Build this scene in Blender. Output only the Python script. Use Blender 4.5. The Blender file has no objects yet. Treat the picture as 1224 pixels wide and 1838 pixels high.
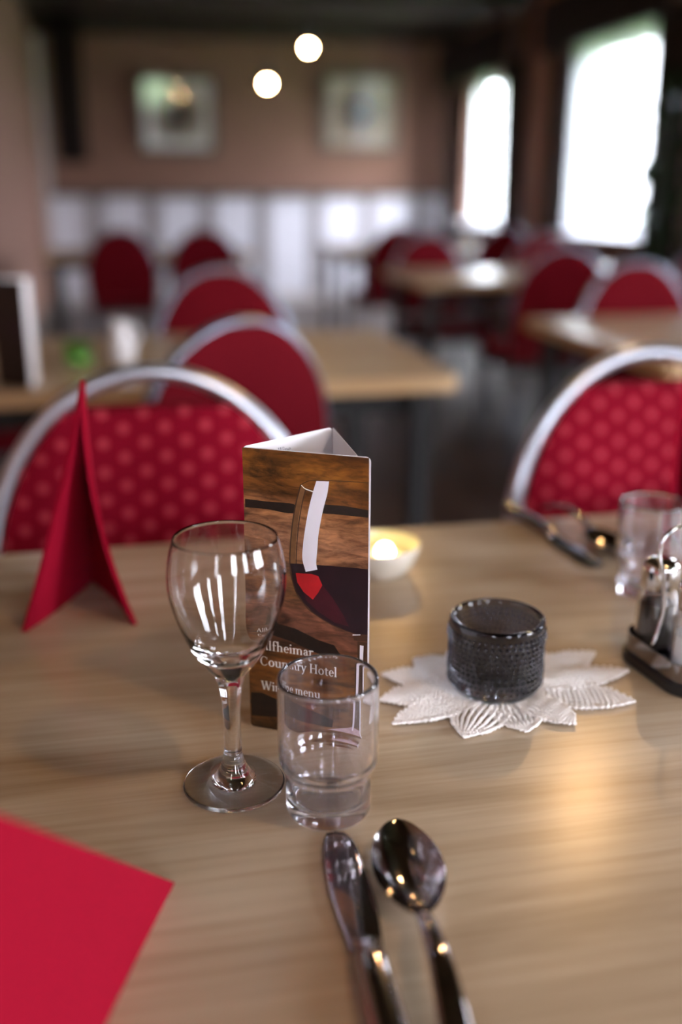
import bpy, bmesh, math, random
from mathutils import Vector, Matrix
random.seed(7)
scene = bpy.context.scene
COL = scene.collection
pi = math.pi

# ------------------------------------------------------------------ camera
cd = bpy.data.cameras.new('camera')
cam = bpy.data.objects.new('camera', cd); COL.objects.link(cam)
cam.location = (0, 0, 1.105)
cam.rotation_euler = (math.radians(90 - 17.8), 0, 0)
cd.sensor_fit = 'VERTICAL'; cd.sensor_height = 36.0; cd.sensor_width = 24.0
cd.lens = 35.06
cd.clip_start = 0.02; cd.clip_end = 300
cd.dof.use_dof = True
cd.dof.focus_distance = 0.655
cd.dof.aperture_fstop = 1.9
scene.camera = cam

# ------------------------------------------------------------------ world, daylight, exposure
world = bpy.data.worlds.new('overcast'); scene.world = world
world.use_nodes = True
wn = world.node_tree
wn.nodes['Background'].inputs[0].default_value = (0.87, 0.91, 1.0, 1)
# plain overcast sky: horizon a third as bright as the zenith
_tc = wn.nodes.new('ShaderNodeTexCoord'); _sp = wn.nodes.new('ShaderNodeSeparateXYZ'); _mr = wn.nodes.new('ShaderNodeMapRange')
SKY = 74.0
_mr.inputs['To Min'].default_value = SKY/3; _mr.inputs['To Max'].default_value = SKY
wn.links.new(_tc.outputs['Generated'], _sp.inputs[0]); wn.links.new(_sp.outputs[2], _mr.inputs['Value'])
wn.links.new(_mr.outputs[0], wn.nodes['Background'].inputs[1])
vs = scene.view_settings
vs.view_transform = 'Standard'; vs.look = 'None'; vs.gamma = 1.0
vs.use_curve_mapping = False
vs.exposure = 0.25
cy = scene.cycles
cy.max_bounces = 16; cy.diffuse_bounces = 4; cy.glossy_bounces = 6
cy.transmission_bounces = 14; cy.transparent_max_bounces = 12
cy.sample_clamp_indirect = 60.0
cy.caustics_reflective = True; cy.caustics_refractive = True
cy.blur_glossy = 0.5
cy.use_denoising = True

# room frame: a runs along the tables, b away from the camera
PSI = math.radians(11.5)
CS, SN = math.cos(PSI), math.sin(PSI)
def W(a, b, z=0.0):
    return Vector((a*CS - b*SN, a*SN + b*CS, z))
A0, A1, B0, B1, ZC = -0.80, 3.33, -3.0, 10.60, 2.60
WIN_B = [9.42, 6.80, 4.15, 1.50, -1.15]      # window centres on the right wall
WIN_WS = [1.30, 1.30, 0.50, 0.55, 1.30]
WIN_W, WIN_Z0, WIN_Z1 = 1.30, 0.82, 2.10
REAR_A = [0.75, 2.55]; REAR_W = 0.62
LEFT_B = [-1.60]; LEFT_W = 0.70
def portal(name, loc, w, h, rot):
    l = bpy.data.lights.new(name, 'AREA'); l.shape = 'RECTANGLE'; l.size = w; l.size_y = h
    l.cycles.is_portal = True
    o = bpy.data.objects.new(name, l); COL.objects.link(o)
    o.location = loc; o.rotation_euler = rot
for b, w_ in zip(WIN_B, WIN_WS):
    portal('window_daylight', W(A1 + 0.10, b, (WIN_Z0+WIN_Z1)/2), w_, WIN_Z1-WIN_Z0, (pi/2, 0, PSI + pi/2))
for a in REAR_A:
    portal('window_daylight', W(a, B0 - 0.10, (WIN_Z0+WIN_Z1)/2), REAR_W, WIN_Z1-WIN_Z0, (pi/2, 0, PSI + pi))

for b in LEFT_B:
    portal('window_daylight', W(A0 - 0.10, b, (WIN_Z0+WIN_Z1)/2), LEFT_W, WIN_Z1-WIN_Z0, (pi/2, 0, PSI - pi/2))

# ------------------------------------------------------------------ materials
def srgb(r, g, b):
    f = lambda c: (c/255/12.92) if c/255 <= 0.04045 else ((c/255+0.055)/1.055)**2.4
    return (f(r), f(g), f(b), 1)
class NT:
    def __init__(s, name):
        s.m = bpy.data.materials.new(name); s.m.use_nodes = True
        s.t = s.m.node_tree; s.n = s.t.nodes; s.b = s.n['Principled BSDF']
    def add(s, typ, **kw):
        n = s.n.new(typ)
        for k, v in kw.items(): setattr(n, k, v)
        return n
    def link(s, a, b): s.t.links.new(a, b)
    def math(s, op, a, b=None):
        n = s.add('ShaderNodeMath', operation=op)
        for i, v in enumerate((a, b)):
            if v is None: continue
            if isinstance(v, (int, float)): n.inputs[i].default_value = v
            else: s.link(v, n.inputs[i])
        return n.outputs[0]
    def coord(s, kind='Object', scale=(1,1,1), rot=(0,0,0), loc=(0,0,0)):
        tc = s.add('ShaderNodeTexCoord'); mp = s.add('ShaderNodeMapping')
        mp.inputs['Scale'].default_value = scale; mp.inputs['Rotation'].default_value = rot
        mp.inputs['Location'].default_value = loc
        s.link(tc.outputs[kind], mp.inputs[0]); return mp.outputs[0]
    def noise(s, vec, scale=5, detail=4, rough=0.55, dist=0.0):
        n = s.add('ShaderNodeTexNoise')
        n.inputs['Scale'].default_value = scale; n.inputs['Detail'].default_value = detail
        n.inputs['Roughness'].default_value = rough; n.inputs['Distortion'].default_value = dist
        s.link(vec, n.inputs['Vector']); return n.outputs['Fac']
    def ramp(s, fac, stops, interp='LINEAR'):
        r = s.add('ShaderNodeValToRGB'); cr = r.color_ramp; cr.interpolation = interp
        while len(cr.elements) < len(stops): cr.elements.new(0.5)
        for e, (p, c) in zip(cr.elements, stops): e.position = p; e.color = c
        s.link(fac, r.inputs[0]); return r.outputs[0]
    def mix(s, fac, a, b, mode='MIX'):
        n = s.add('ShaderNodeMix', data_type='RGBA', blend_type=mode)
        for i, v in ((0, fac), (6, a), (7, b)):
            if isinstance(v, (int, float)): n.inputs[i].default_value = v
            elif isinstance(v, tuple): n.inputs[i].default_value = v
            else: s.link(v, n.inputs[i])
        return n.outputs[2]
    def bump(s, h, strength=0.3, dist=0.001):
        n = s.add('ShaderNodeBump'); n.inputs['Strength'].default_value = strength
        n.inputs['Distance'].default_value = dist
        s.link(h, n.inputs['Height']); s.link(n.outputs[0], s.b.inputs['Normal'])
    def set(s, **kw):
        for k, v in kw.items():
            i = s.b.inputs[k.replace('_', ' ')]
            if hasattr(v, 'is_linked') or hasattr(v, 'links'): s.link(v, i)
            else: i.default_value = v
        return s
def plain(name, col, rough=0.5, metal=0.0, var=0.08, nscale=30, bump=0.0, **kw):
    t = NT(name); v = t.coord()
    n = t.noise(v, nscale, 4)
    dark = tuple(c*(1-var) for c in col[:3]) + (1,); lite = tuple(min(1, c*(1+var)) for c in col[:3]) + (1,)
    t.set(Base_Color=t.ramp(n, [(0.3, dark), (0.7, lite)]), Roughness=rough, Metallic=metal)
    if bump: t.bump(n, bump)
    t.set(**kw); return t.m
def wood(name, c0, c1, c2, axis='x', scale=1.0, rough=0.35, coat=0.0, grain=1.0, spec=0.5):
    t = NT(name)
    st = {'x': (1.2, 14, 14), 'y': (14, 1.2, 14), 'z': (14, 14, 1.2)}[axis]
    st2 = {'x': (5, 180, 180), 'y': (180, 5, 180), 'z': (180, 180, 5)}[axis]
    v = t.coord(scale=tuple(k*scale for k in st)); v2 = t.coord(scale=tuple(k*scale for k in st2))
    n1 = t.noise(v, 1.0, 5, 0.6, 1.2); n2 = t.noise(v2, 1.0, 3, 0.6)
    c = t.ramp(n1, [(0.30, c0), (0.50, c1), (0.70, c2)])
    g = t.ramp(n2, [(0.35, (0.84, 0.81, 0.77, 1)), (0.60, (1, 1, 1, 1))])
    t.set(Base_Color=t.mix(0.65*grain, c, g, 'MULTIPLY'), Roughness=rough, Coat_Weight=coat, Coat_Roughness=0.25)
    t.b.inputs['Specular IOR Level'].default_value = spec
    t.bump(n2, 0.08, 0.0005)
    return t.m
def glass(name, col=(1, 1, 1, 1), ior=1.5, rough=0.0):
    t = NT(name)
    t.set(Base_Color=col, Roughness=rough, IOR=ior, Transmission_Weight=1.0)
    return t.m
def emit(name, col, strength):
    t = NT(name)
    t.set(Base_Color=col, Emission_Color=col, Emission_Strength=strength)
    return t.m

M = {}
M['table'] = wood('beech_laminate', srgb(170, 150, 126), srgb(190, 171, 147), srgb(202, 187, 165), 'x', 1.0, 0.25, 0.0)
M['table_edge'] = wood('beech_lipping', srgb(190, 150, 105), srgb(208, 172, 128), srgb(216, 184, 142), 'x', 2.0, 0.4)
M['black_metal'] = plain('black_powder_coat', (0.012, 0.012, 0.013, 1), 0.45, 0.0)
M['chrome'] = plain('chrome_steel', (0.75, 0.75, 0.77, 1), 0.10, 1.0, 0.03)
M['steel'] = plain('polished_cutlery_steel', (0.38, 0.35, 0.36, 1), 0.09, 1.0, 0.03)
M['steel_dark'] = plain('smoked_chrome', (0.30, 0.29, 0.30, 1), 0.12, 1.0, 0.03)
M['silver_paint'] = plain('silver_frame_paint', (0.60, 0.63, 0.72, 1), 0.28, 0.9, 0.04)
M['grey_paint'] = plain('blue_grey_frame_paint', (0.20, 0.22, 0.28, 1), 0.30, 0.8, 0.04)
M['napkin'] = plain('red_napkin_cloth', srgb(142, 8, 36), 0.95, 0.0, 0.06, 300, 0.15, Specular_IOR_Level=0.1)
M['paper'] = plain('white_card', (0.86, 0.85, 0.90, 1), 0.6, 0.0, 0.02)
M['print_white'] = plain('white_print_ink', (0.97, 0.95, 0.93, 1), 0.45, 0.0, 0.01)
M['print_highlight'] = plain('pale_print_ink', (0.92, 0.88, 0.97, 1), 0.4, 0.0, 0.02)
M['print_wine'] = plain('dark_wine_print_ink', srgb(34, 16, 24), 0.4, 0.0, 0.3, 60)
M['print_red'] = plain('red_print_ink', srgb(188, 26, 34), 0.4, 0.0, 0.12, 80)
M['print_plum'] = plain('plum_print_ink', srgb(66, 16, 28), 0.4, 0.0, 0.2, 80)
M['print_dark'] = plain('black_brown_print_ink', srgb(30, 18, 12), 0.45, 0.0, 0.5, 160)
M['print_glassedge'] = plain('brown_line_print_ink', srgb(70, 44, 26), 0.45, 0.0, 0.2, 90)
M['print_glassglow'] = plain('tan_print_ink', srgb(122, 84, 50), 0.45, 0.0, 0.3, 90)
M['print_grey'] = plain('grey_print_ink', srgb(150, 148, 165), 0.5, 0.0, 0.05)
M['print_pink'] = plain('pinkish_print_ink', srgb(200, 170, 176), 0.5, 0.0, 0.2, 200)
M['glass'] = glass('clear_glass', (0.985, 0.985, 0.995, 1))
M['glass2'] = glass('moulded_tumbler_glass', (0.955, 0.95, 1.0, 1)); M['glass2'].node_tree.nodes['Principled BSDF'].inputs['Transmission Weight'].default_value = 0.985   # faint diffuse haze mixed into the glass, imitating bright light along its edges
M['smoke_glass'] = glass('smoky_grey_pressed_glass', (0.20, 0.205, 0.235, 1), 1.5, 0.0)
M['doily'] = plain('white_cotton_yarn', (0.90, 0.87, 0.86, 1), 0.95, 0.0, 0.05, 900, 0.15)
M['salt'] = plain('table_salt', (0.88, 0.88, 0.88, 1), 0.9, 0.0, 0.05, 1500, 0.3)
M['pepper'] = plain('ground_pepper', (0.05, 0.035, 0.025, 1), 0.9, 0.0, 0.7, 1800, 0.4)
M['black_plastic'] = plain('black_plastic', (0.01, 0.01, 0.011, 1), 0.3)
M['ceramic'] = plain('cream_glazed_ceramic', (0.74, 0.69, 0.60, 1), 0.25, 0.0, 0.08, 20, Coat_Weight=0.4)
M['ceramic_green'] = plain('sage_glazed_ceramic', (0.42, 0.48, 0.36, 1), 0.25, 0.0, 0.15, 25, Coat_Weight=0.4)
M['wax'] = plain('candle_wax', (0.9, 0.82, 0.65, 1), 0.5, 0.0, 0.03, 30, Subsurface_Weight=0.4, Subsurface_Radius=(0.01, 0.006, 0.003))
M['flame'] = emit('candle_flame_light', (1.0, 0.66, 0.28, 1), 34.0)
M['bulb'] = emit('warm_bulb_light', (1.0, 0.58, 0.24, 1), 440.0)
M['white_ceramic'] = plain('white_ceramic', (0.80, 0.80, 0.84, 1), 0.25)
M['green_glass'] = glass('green_votive_glass', (0.45, 0.85, 0.35, 1), 1.45, 0.15)
M['leaf'] = plain('glossy_dark_leaf', (0.018, 0.05, 0.02, 1), 0.25, 0.0, 0.3, 8)
M['terracotta'] = plain('dark_planter', (0.05, 0.04, 0.035, 1), 0.6)
M['wall'] = plain('cream_wall_paint', srgb(134, 98, 84), 0.85, 0.0, 0.03, 3)
M['panel_white'] = plain('white_panel_paint', srgb(222, 220, 230), 0.5, 0.0, 0.05, 5)
M['ceiling'] = wood('dark_ceiling_wood', srgb(30, 20, 16), srgb(40, 27, 21), srgb(48, 33, 26), 'x', 0.5, 0.6)
M['floor'] = wood('dark_floor_wood', srgb(52, 38, 30), srgb(64, 48, 40), srgb(76, 58, 48), 'y', 0.6, 0.4)
M['trim_grey'] = plain('grey_trim_paint', srgb(92, 84, 78), 0.6)
M['batten_grey'] = plain('pale_grey_batten_paint', srgb(158, 152, 156), 0.6)
M['trim_white'] = plain('white_trim_paint', srgb(196, 188, 188), 0.6)
M['drape'] = plain('dark_brown_drape', srgb(34, 24, 20), 0.95, 0.0, 0.1, 60)
M['post'] = wood('stained_post_wood', srgb(132, 84, 62), srgb(150, 98, 74), srgb(164, 110, 84), 'z', 1.0, 0.6)
M['frame_grey'] = plain('grey_picture_frame', srgb(92, 82, 76), 0.4)
M['mat_white'] = plain('picture_mount', srgb(226, 222, 220), 0.8)
M['window_frame'] = plain('white_window_paint', srgb(210, 210, 214), 0.5)
M['grass'] = plain('outdoor_grass', (0.06, 0.11, 0.03, 1), 0.95, 0.0, 0.3, 0.5)
def m_print(name, c_bg, c_mid, c_dark):
    t = NT(name); v = t.coord(scale=(2.6, 2.6, 2.6))
    gr = t.add('ShaderNodeTexGradient', gradient_type='SPHERICAL'); t.link(v, gr.inputs[0])
    n = t.noise(t.coord(), 9, 4)
    f = t.math('ADD', gr.outputs['Fac'], t.math('MULTIPLY', t.math('SUBTRACT', n, 0.5), 0.9))
    t.set(Base_Color=t.ramp(f, [(0.25, c_bg), (0.45, c_mid), (0.75, c_dark)]), Roughness=0.7)
    return t.m
M['print_a'] = m_print('flower_print', srgb(205, 198, 196), srgb(150, 140, 120), srgb(50, 52, 46))
M['print_b'] = m_print('sepia_print', srgb(172, 150, 136), srgb(120, 98, 84), srgb(48, 40, 34))
def m_pane(name, ior=1.5):
    t = NT(name); n = t.n
    out = [x for x in n if x.type == 'OUTPUT_MATERIAL'][0]
    tr = t.add('ShaderNodeBsdfTransparent'); gl = t.add('ShaderNodeBsdfGlossy'); gl.inputs['Roughness'].default_value = 0.0
    lw = t.add('ShaderNodeLayerWeight')       # Schlick reflectance, the same from both sides of the sheet
    fr = t.math('ADD', t.math('MULTIPLY', t.math('POWER', lw.outputs['Facing'], 5.0), 0.96), 0.04)
    lw.inputs[0].default_value = 0.5
    mx = t.add('ShaderNodeMixShader')
    t.link(fr, mx.inputs[0]); t.link(tr.outputs[0], mx.inputs[1]); t.link(gl.outputs[0], mx.inputs[2])
    t.link(mx.outputs[0], out.inputs[0]); return t.m
M['pane'] = m_pane('flat_pane_glass')
def m_sheer():
    t = NT('sheer_white_voile')
    out = [x for x in t.n if x.type == 'OUTPUT_MATERIAL'][0]
    tr = t.add('ShaderNodeBsdfTransparent'); tl = t.add('ShaderNodeBsdfTranslucent'); df = t.add('ShaderNodeBsdfDiffuse')
    for x in (tl, df): x.inputs[0].default_value = (0.48, 0.49, 0.53, 1)
    a = t.add('ShaderNodeMixShader'); b = t.add('ShaderNodeMixShader')
    a.inputs[0].default_value = 0.35; t.link(tl.outputs[0], a.inputs[1]); t.link(df.outputs[0], a.inputs[2])
    b.inputs[0].default_value = 0.55; t.link(tr.outputs[0], b.inputs[1]); t.link(a.outputs[0], b.inputs[2])
    t.link(b.outputs[0], out.inputs[0]); return t.m
M['sheer'] = m_sheer()
def m_fabric(name, base, dot, dots=True):
    t = NT(name)
    tc = t.add('ShaderNodeTexCoord'); sp = t.add('ShaderNodeSeparateXYZ'); t.link(tc.outputs['Object'], sp.inputs[0])
    x, z = sp.outputs[0], sp.outputs[2]
    px, pz, rd = 0.050, 0.034, 0.0062
    def lattice(ox, oz):
        u = t.math('SUBTRACT', t.math('FRACT', t.math('ADD', t.math('DIVIDE', x, px), ox)), 0.5)
        w = t.math('SUBTRACT', t.math('FRACT', t.math('ADD', t.math('DIVIDE', z, pz), oz)), 0.5)
        u = t.math('MULTIPLY', u, px); w = t.math('MULTIPLY', w, pz)
        return t.math('SQRT', t.math('ADD', t.math('MULTIPLY', u, u), t.math('MULTIPLY', w, w)))
    n = t.noise(t.coord(), 260, 3)
    nb = t.ramp(n, [(0.3, tuple(c*0.82 for c in base[:3]) + (1,)), (0.7, base)])
    if dots:
        d = t.math('MINIMUM', lattice(0.2, 0.1), lattice(0.7, 0.6))
        f = t.math('LESS_THAN', d, rd)
        nb = t.mix(f, nb, dot)
    t.set(Base_Color=nb, Roughness=0.9, Specular_IOR_Level=0.12)
    t.bump(n, 0.2, 0.0006); return t.m
M['fabric_dot'] = m_fabric('red_dotted_upholstery', srgb(138, 8, 36), srgb(184, 58, 74))
M['fabric_plain'] = m_fabric('red_back_cloth', srgb(108, 10, 24), srgb(160, 40, 50), False)
def m_cover():
    t = NT('cover_wood_print')
    tc = t.add('ShaderNodeTexCoord'); sp = t.add('ShaderNodeSeparateXYZ'); t.link(tc.outputs['Object'], sp.inputs[0])
    v1 = t.coord(scale=(26, 1, 75)); v2 = t.coord(scale=(60, 1, 260)); v3 = t.coord(scale=(38, 1, 38))
    n1 = t.noise(v1, 1, 5, 0.62, 0.8); n2 = t.noise(v2, 1, 4, 0.6, 0.6); n3 = t.noise(v3, 1, 3, 0.5)
    tilt = t.math('ADD', sp.outputs[2], t.math('MULTIPLY', sp.outputs[0], 0.10))
    h = t.math('DIVIDE', t.math('ADD', tilt, t.math('MULTIPLY', t.math('SUBTRACT', n3, 0.5), 0.012)), 0.212)
    bands = t.ramp(h, [(0.00, srgb(60, 38, 20)), (0.06, srgb(118, 76, 34)), (0.22, srgb(128, 82, 34)), (0.33, srgb(132, 84, 40)),
                       (0.37, srgb(120, 76, 58)), (0.46, srgb(136, 88, 68)), (0.52, srgb(124, 84, 50)), (0.62, srgb(140, 96, 62)),
                       (0.70, srgb(176, 124, 92)), (0.79, srgb(168, 116, 76)), (0.84, srgb(104, 62, 24)), (0.93, srgb(146, 92, 32)), (1.0, srgb(110, 66, 22))])
    k1 = t.ramp(n1, [(0.32, (0.10, 0.08, 0.07, 1)), (0.47, (0.80, 0.76, 0.74, 1)), (0.64, (1.5, 1.45, 1.35, 1))])
    k2 = t.ramp(n2, [(0.36, (0.45, 0.40, 0.36, 1)), (0.55, (1, 1, 1, 1))])
    c = t.mix(0.9, t.mix(0.85, bands, k1, 'MULTIPLY'), k2, 'MULTIPLY')
    t.set(Base_Color=c, Roughness=0.35); return t.m
M['cover'] = m_cover()

# ------------------------------------------------------------------ mesh helpers
def mesh(name, vf, mat=None, parent=None, loc=None, rotz=None, smooth=False, bevel=0.0, seg=2, auto=None):
    v, f = vf
    me = bpy.data.meshes.new(name); me.from_pydata([tuple(p) for p in v], [], f); me.validate(); me.update()
    bm = bmesh.new(); bm.from_mesh(me); bmesh.ops.recalc_face_normals(bm, faces=bm.faces); bm.to_mesh(me); bm.free()
    if smooth:
        for p in me.polygons: p.use_smooth = True
        if auto is not None: me.set_sharp_from_angle(angle=math.radians(auto))
    o = bpy.data.objects.new(name, me); COL.objects.link(o)
    if mat is not None: me.materials.append(M[mat])
    if parent is not None: o.parent = parent
    if loc is not None: o.location = loc
    if rotz is not None: o.rotation_euler = (0, 0, rotz)
    if bevel:
        b = o.modifiers.new('bevel', 'BEVEL'); b.width = bevel; b.segments = seg; b.limit_method = 'ANGLE'
    return o
def join(*parts):
    V, F = [], []
    for v, f in parts:
        n = len(V); V += list(v); F += [tuple(i+n for i in q) for q in f]
    return V, F
def box(x0, x1, y0, y1, z0, z1):
    v = [(x0,y0,z0),(x1,y0,z0),(x1,y1,z0),(x0,y1,z0),(x0,y0,z1),(x1,y0,z1),(x1,y1,z1),(x0,y1,z1)]
    return v, [(0,3,2,1),(4,5,6,7),(0,1,5,4),(1,2,6,5),(2,3,7,6),(3,0,4,7)]
def xf(vf, mat):
    return [tuple(mat @ Vector(p)) for p in vf[0]], vf[1]
def moved(vf, x=0, y=0, z=0): return [(p[0]+x, p[1]+y, p[2]+z) for p in vf[0]], vf[1]
def lathe(prof, seg=64, closed=False):
    """profile of (r, z); r == 0 ends become poles; closed joins last to first"""
    V, F, rings = [], [], []
    for r, z in prof:
        if r <= 1e-7: rings.append([len(V)]); V.append((0, 0, z))
        else:
            rings.append(list(range(len(V), len(V)+seg)))
            V += [(r*math.cos(2*pi*i/seg), r*math.sin(2*pi*i/seg), z) for i in range(seg)]
    prs = list(zip(rings, rings[1:])) + ([(rings[-1], rings[0])] if closed else [])
    for p, q in prs:
        for i in range(seg):
            j = (i+1) % seg
            if len(p) == 1 and len(q) == 1: break
            if len(p) == 1: F.append((p[0], q[i], q[j]))
            elif len(q) == 1: F.append((p[i], p[j], q[0]))
            else: F.append((p[i], p[j], q[j], q[i]))
    return V, F
def spline(pts, n=10):
    """Catmull-Rom through pts"""
    P = [Vector(p) for p in pts]; out = []
    for i in range(len(P)-1):
        p0 = P[i-1] if i else P[0]*2-P[1]; p1, p2 = P[i], P[i+1]
        p3 = P[i+2] if i+2 < len(P) else P[-1]*2-P[-2]
        for k in range(n):
            t = k/n
            out.append(0.5*((2*p1)+(p2-p0)*t+(2*p0-5*p1+4*p2-p3)*t*t+(3*p1-p0-3*p2+p3)*t**3))
    out.append(P[-1]); return out
def tube(pts, r, seg=10, closed=False, flat=1.0, cap=True):
    P = [Vector(p) for p in pts]; n = len(P); V, F = [], []
    up = Vector((0, 1, 0)); prev = None
    for i in range(n):
        t = (P[(i+1) % n]-P[i-1]) if closed else (P[min(i+1, n-1)]-P[max(i-1, 0)])
        t.normalize()
        if prev is None:
            u = up if abs(t.dot(up)) < 0.9 else Vector((1, 0, 0))
            u = (u - t*u.dot(t)).normalized()
        else: u = (prev - t*prev.dot(t)).normalized()
        prev = u; w = t.cross(u)
        rr = r[i] if isinstance(r, (list, tuple)) else r
        for k in range(seg):
            a = 2*pi*k/seg; V.append(tuple(P[i] + u*(rr*flat*math.cos(a)) + w*(rr*math.sin(a))))
    for i in range(n if closed else n-1):
        for k in range(seg):
            a, b = i*seg+k, i*seg+(k+1) % seg; c, d = ((i+1) % n)*seg+(k+1) % seg, ((i+1) % n)*seg+k
            F.append((a, b, c, d))
    if not closed and cap:
        F.append(tuple(range(seg-1, -1, -1))); F.append(tuple(range((n-1)*seg, n*seg)))
    return V, F
def sphere(c, r, seg=16, rings=10, sz=1.0):
    V, F = lathe([(r*math.sin(pi*i/rings) if 0 < i < rings else 0, -r*sz*math.cos(pi*i/rings)) for i in range(rings+1)], seg)
    return moved((V, F), *c)
def grid(fn, nu, nv):
    V = [fn(i/nu, j/nv) for j in range(nv+1) for i in range(nu+1)]
    F = [(j*(nu+1)+i, j*(nu+1)+i+1, (j+1)*(nu+1)+i+1, (j+1)*(nu+1)+i) for j in range(nv) for i in range(nu)]
    return V, F
def slab(fn, th, nu, nv):
    """two-sided sheet: fn(u,v)->(point, normal); thickness th, closed"""
    top = []; bot = []
    for j in range(nv+1):
        for i in range(nu+1):
            p, n = fn(i/nu, j/nv); p = Vector(p); n = Vector(n)
            top.append(tuple(p+n*th/2)); bot.append(tuple(p-n*th/2))
    N = len(top); w = nu+1; F = []
    for j in range(nv):
        for i in range(nu):
            a = j*w+i; F.append((a, a+1, a+1+w, a+w)); F.append((N+a, N+a+w, N+a+1+w, N+a+1))
    rim = [i for i in range(w)] + [j*w+nu for j in range(1, nv+1)] + [nv*w+i for i in range(nu-1, -1, -1)] + [j*w for j in range(nv-1, 0, -1)]
    for k in range(len(rim)):
        a, b = rim[k], rim[(k+1) % len(rim)]; F.append((a, N+a, N+b, b))
    return top+bot, F
def prism(poly, y0, y1):
    """extrude an (x,z) polygon along y"""
    n = len(poly)
    V = [(p[0], y0, p[1]) for p in poly] + [(p[0], y1, p[1]) for p in poly]
    F = [tuple(range(n)), tuple(range(2*n-1, n-1, -1))] + [(i, i+n, (i+1) % n+n, (i+1) % n) for i in range(n)]
    return V, F
def prismz(poly, z0, z1):
    n = len(poly)
    V = [(p[0], p[1], z0) for p in poly] + [(p[0], p[1], z1) for p in poly]
    F = [tuple(range(n-1, -1, -1)), tuple(range(n, 2*n))] + [(i, (i+1) % n, (i+1) % n+n, i+n) for i in range(n)]
    return V, F
def empty(name, loc=(0, 0, 0), rotz=0.0):
    o = bpy.data.objects.new(name, None); COL.objects.link(o); o.empty_display_size = 0.05
    o.location = loc; o.rotation_euler = (0, 0, rotz); return o
def tag(o, label=None, cat=None, group=None, kind=None):
    if label: o['label'] = label
    if cat: o['category'] = cat
    if group: o['group'] = group
    if kind: o['kind'] = kind
    return o
def struct(name, vf, mat, rot=True, **kw):
    return tag(mesh(name, vf, mat, rotz=PSI if rot else 0, **kw), kind='structure')
def dup(o, parent=None):
    c = o.copy(); COL.objects.link(c); c.parent = parent
    for ch in list(o.children): dup(ch, c)
    return c

# ------------------------------------------------------------------ room shell (room frame, turned by PSI)
TH = 0.18
struct('floor', box(A0-TH, A1+TH, B0-TH, B1+TH, -0.10, 0.0), 'floor')
struct('ceiling', box(A0-TH, A1+TH, B0-TH, B1+TH, ZC, ZC+0.15), 'ceiling')
wb = struct('wall_back', box(A0-TH, A1+TH, B1, B1+TH, 0, ZC), 'wall')
def wall_with_holes(t0, t1, holes, z0, z1, mk):
    parts = [mk(t0, t1, 0, z0), mk(t0, t1, z1, ZC)]; cur = t0
    for h0, h1 in sorted(holes): parts.append(mk(cur, h0, z0, z1)); cur = h1
    parts.append(mk(cur, t1, z0, z1)); return join(*parts)
struct('wall_right', wall_with_holes(B0-TH, B1, [(b-w_/2, b+w_/2) for b, w_ in zip(WIN_B, WIN_WS)], WIN_Z0, WIN_Z1,
       lambda s, e, z0, z1: box(A1, A1+TH, s, e, z0, z1)), 'wall')
struct('wall_rear', wall_with_holes(A0, A1, [(a-REAR_W/2, a+REAR_W/2) for a in REAR_A], WIN_Z0, WIN_Z1,
       lambda s, e, z0, z1: box(s, e, B0-TH, B0, z0, z1)), 'wall')
struct('wall_left', wall_with_holes(B0-TH, B1, [(b-LEFT_W/2, b+LEFT_W/2) for b in LEFT_B], WIN_Z0, WIN_Z1,
       lambda s, e, z0, z1: box(A0-TH, A0, s, e, z0, z1)), 'wall')
struct('ground', box(-60, 80, -60, 80, -0.6, -0.45), 'grass')
for i, b in enumerate((1.2, 3.6, 6.0, 8.4, 10.42)):
    struct('trim_%d' % (i+1), box(A0, A1, b-0.08, b+0.08, ZC-0.10, ZC), 'ceiling')
# white wainscot on the far wall: separate boards and battens under a grey rail
x = A0
k = 0
while x < A1-0.05:
    w = min(0.42, A1-x)
    mesh('panel', box(x+0.006, x+w-0.006, B1-0.022, B1, 0.10, 1.06), 'panel_white', wb, bevel=0.006)
    if x+w+0.13 < A1:
        mesh('batten', box(x+w+0.012, x+w+0.118, B1-0.045, B1, 0.10, 1.06), 'batten_grey', wb, bevel=0.008)
    x += w+0.13; k += 1
struct('trim_6', box(A0, A1, B1-0.10, B1, 1.06, 1.115), 'trim_grey', bevel=0.008)
struct('baseboard_back', box(A0, A1, B1-0.03, B1, 0, 0.10), 'trim_white')
struct('trim_7', box(A0, A0+0.07, B1-0.12, B1-0.02, 0, ZC-0.1), 'trim_white', bevel=0.01)
struct('baseboard_left', box(A0, A0+0.02, B0, B1-0.13, 0, 0.10), 'trim_grey')

# windows ------------------------------------------------------------------
def window(n, centre, width, rot):
    """local frame: x across the opening, y outward"""
    r = empty('window_%d' % n, centre, rot); tag(r, kind='structure')
    h0, h1, w = WIN_Z0, WIN_Z1, width/2
    mesh('window_frame', join(box(-w, -w+0.05, 0.06, 0.12, h0, h1), box(w-0.05, w, 0.06, 0.12, h0, h1),
         box(-w+0.05, w-0.05, 0.06, 0.12, h0, h0+0.05), box(-w+0.05, w-0.05, 0.06, 0.12, h1-0.05, h1)), 'window_frame', r)
    mesh('mullion', box(-0.025, 0.025, 0.065, 0.115, h0+0.05, h1-0.05), 'window_frame', r)
    for s in (-1, 1):
        lo, hi = sorted((s*0.025, s*(w-0.05)))
        mesh('pane', box(lo, hi, 0.088, 0.092, h0+0.05, h1-0.05), 'pane', r)
    mesh('window_sill', box(-w-0.05, w+0.05, -0.16, 0.06, h0-0.035, h0), 'window_frame', r, bevel=0.006)
for i, b in enumerate(WIN_B): window(i+1, W(A1, b), WIN_WS[i], PSI - pi/2)
for i, a in enumerate(REAR_A): window(i+6, W(a, B0), REAR_W, PSI + pi)
for i, b in enumerate(LEFT_B): window(i+8, W(A0, b), LEFT_W, PSI + pi/2)
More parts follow.
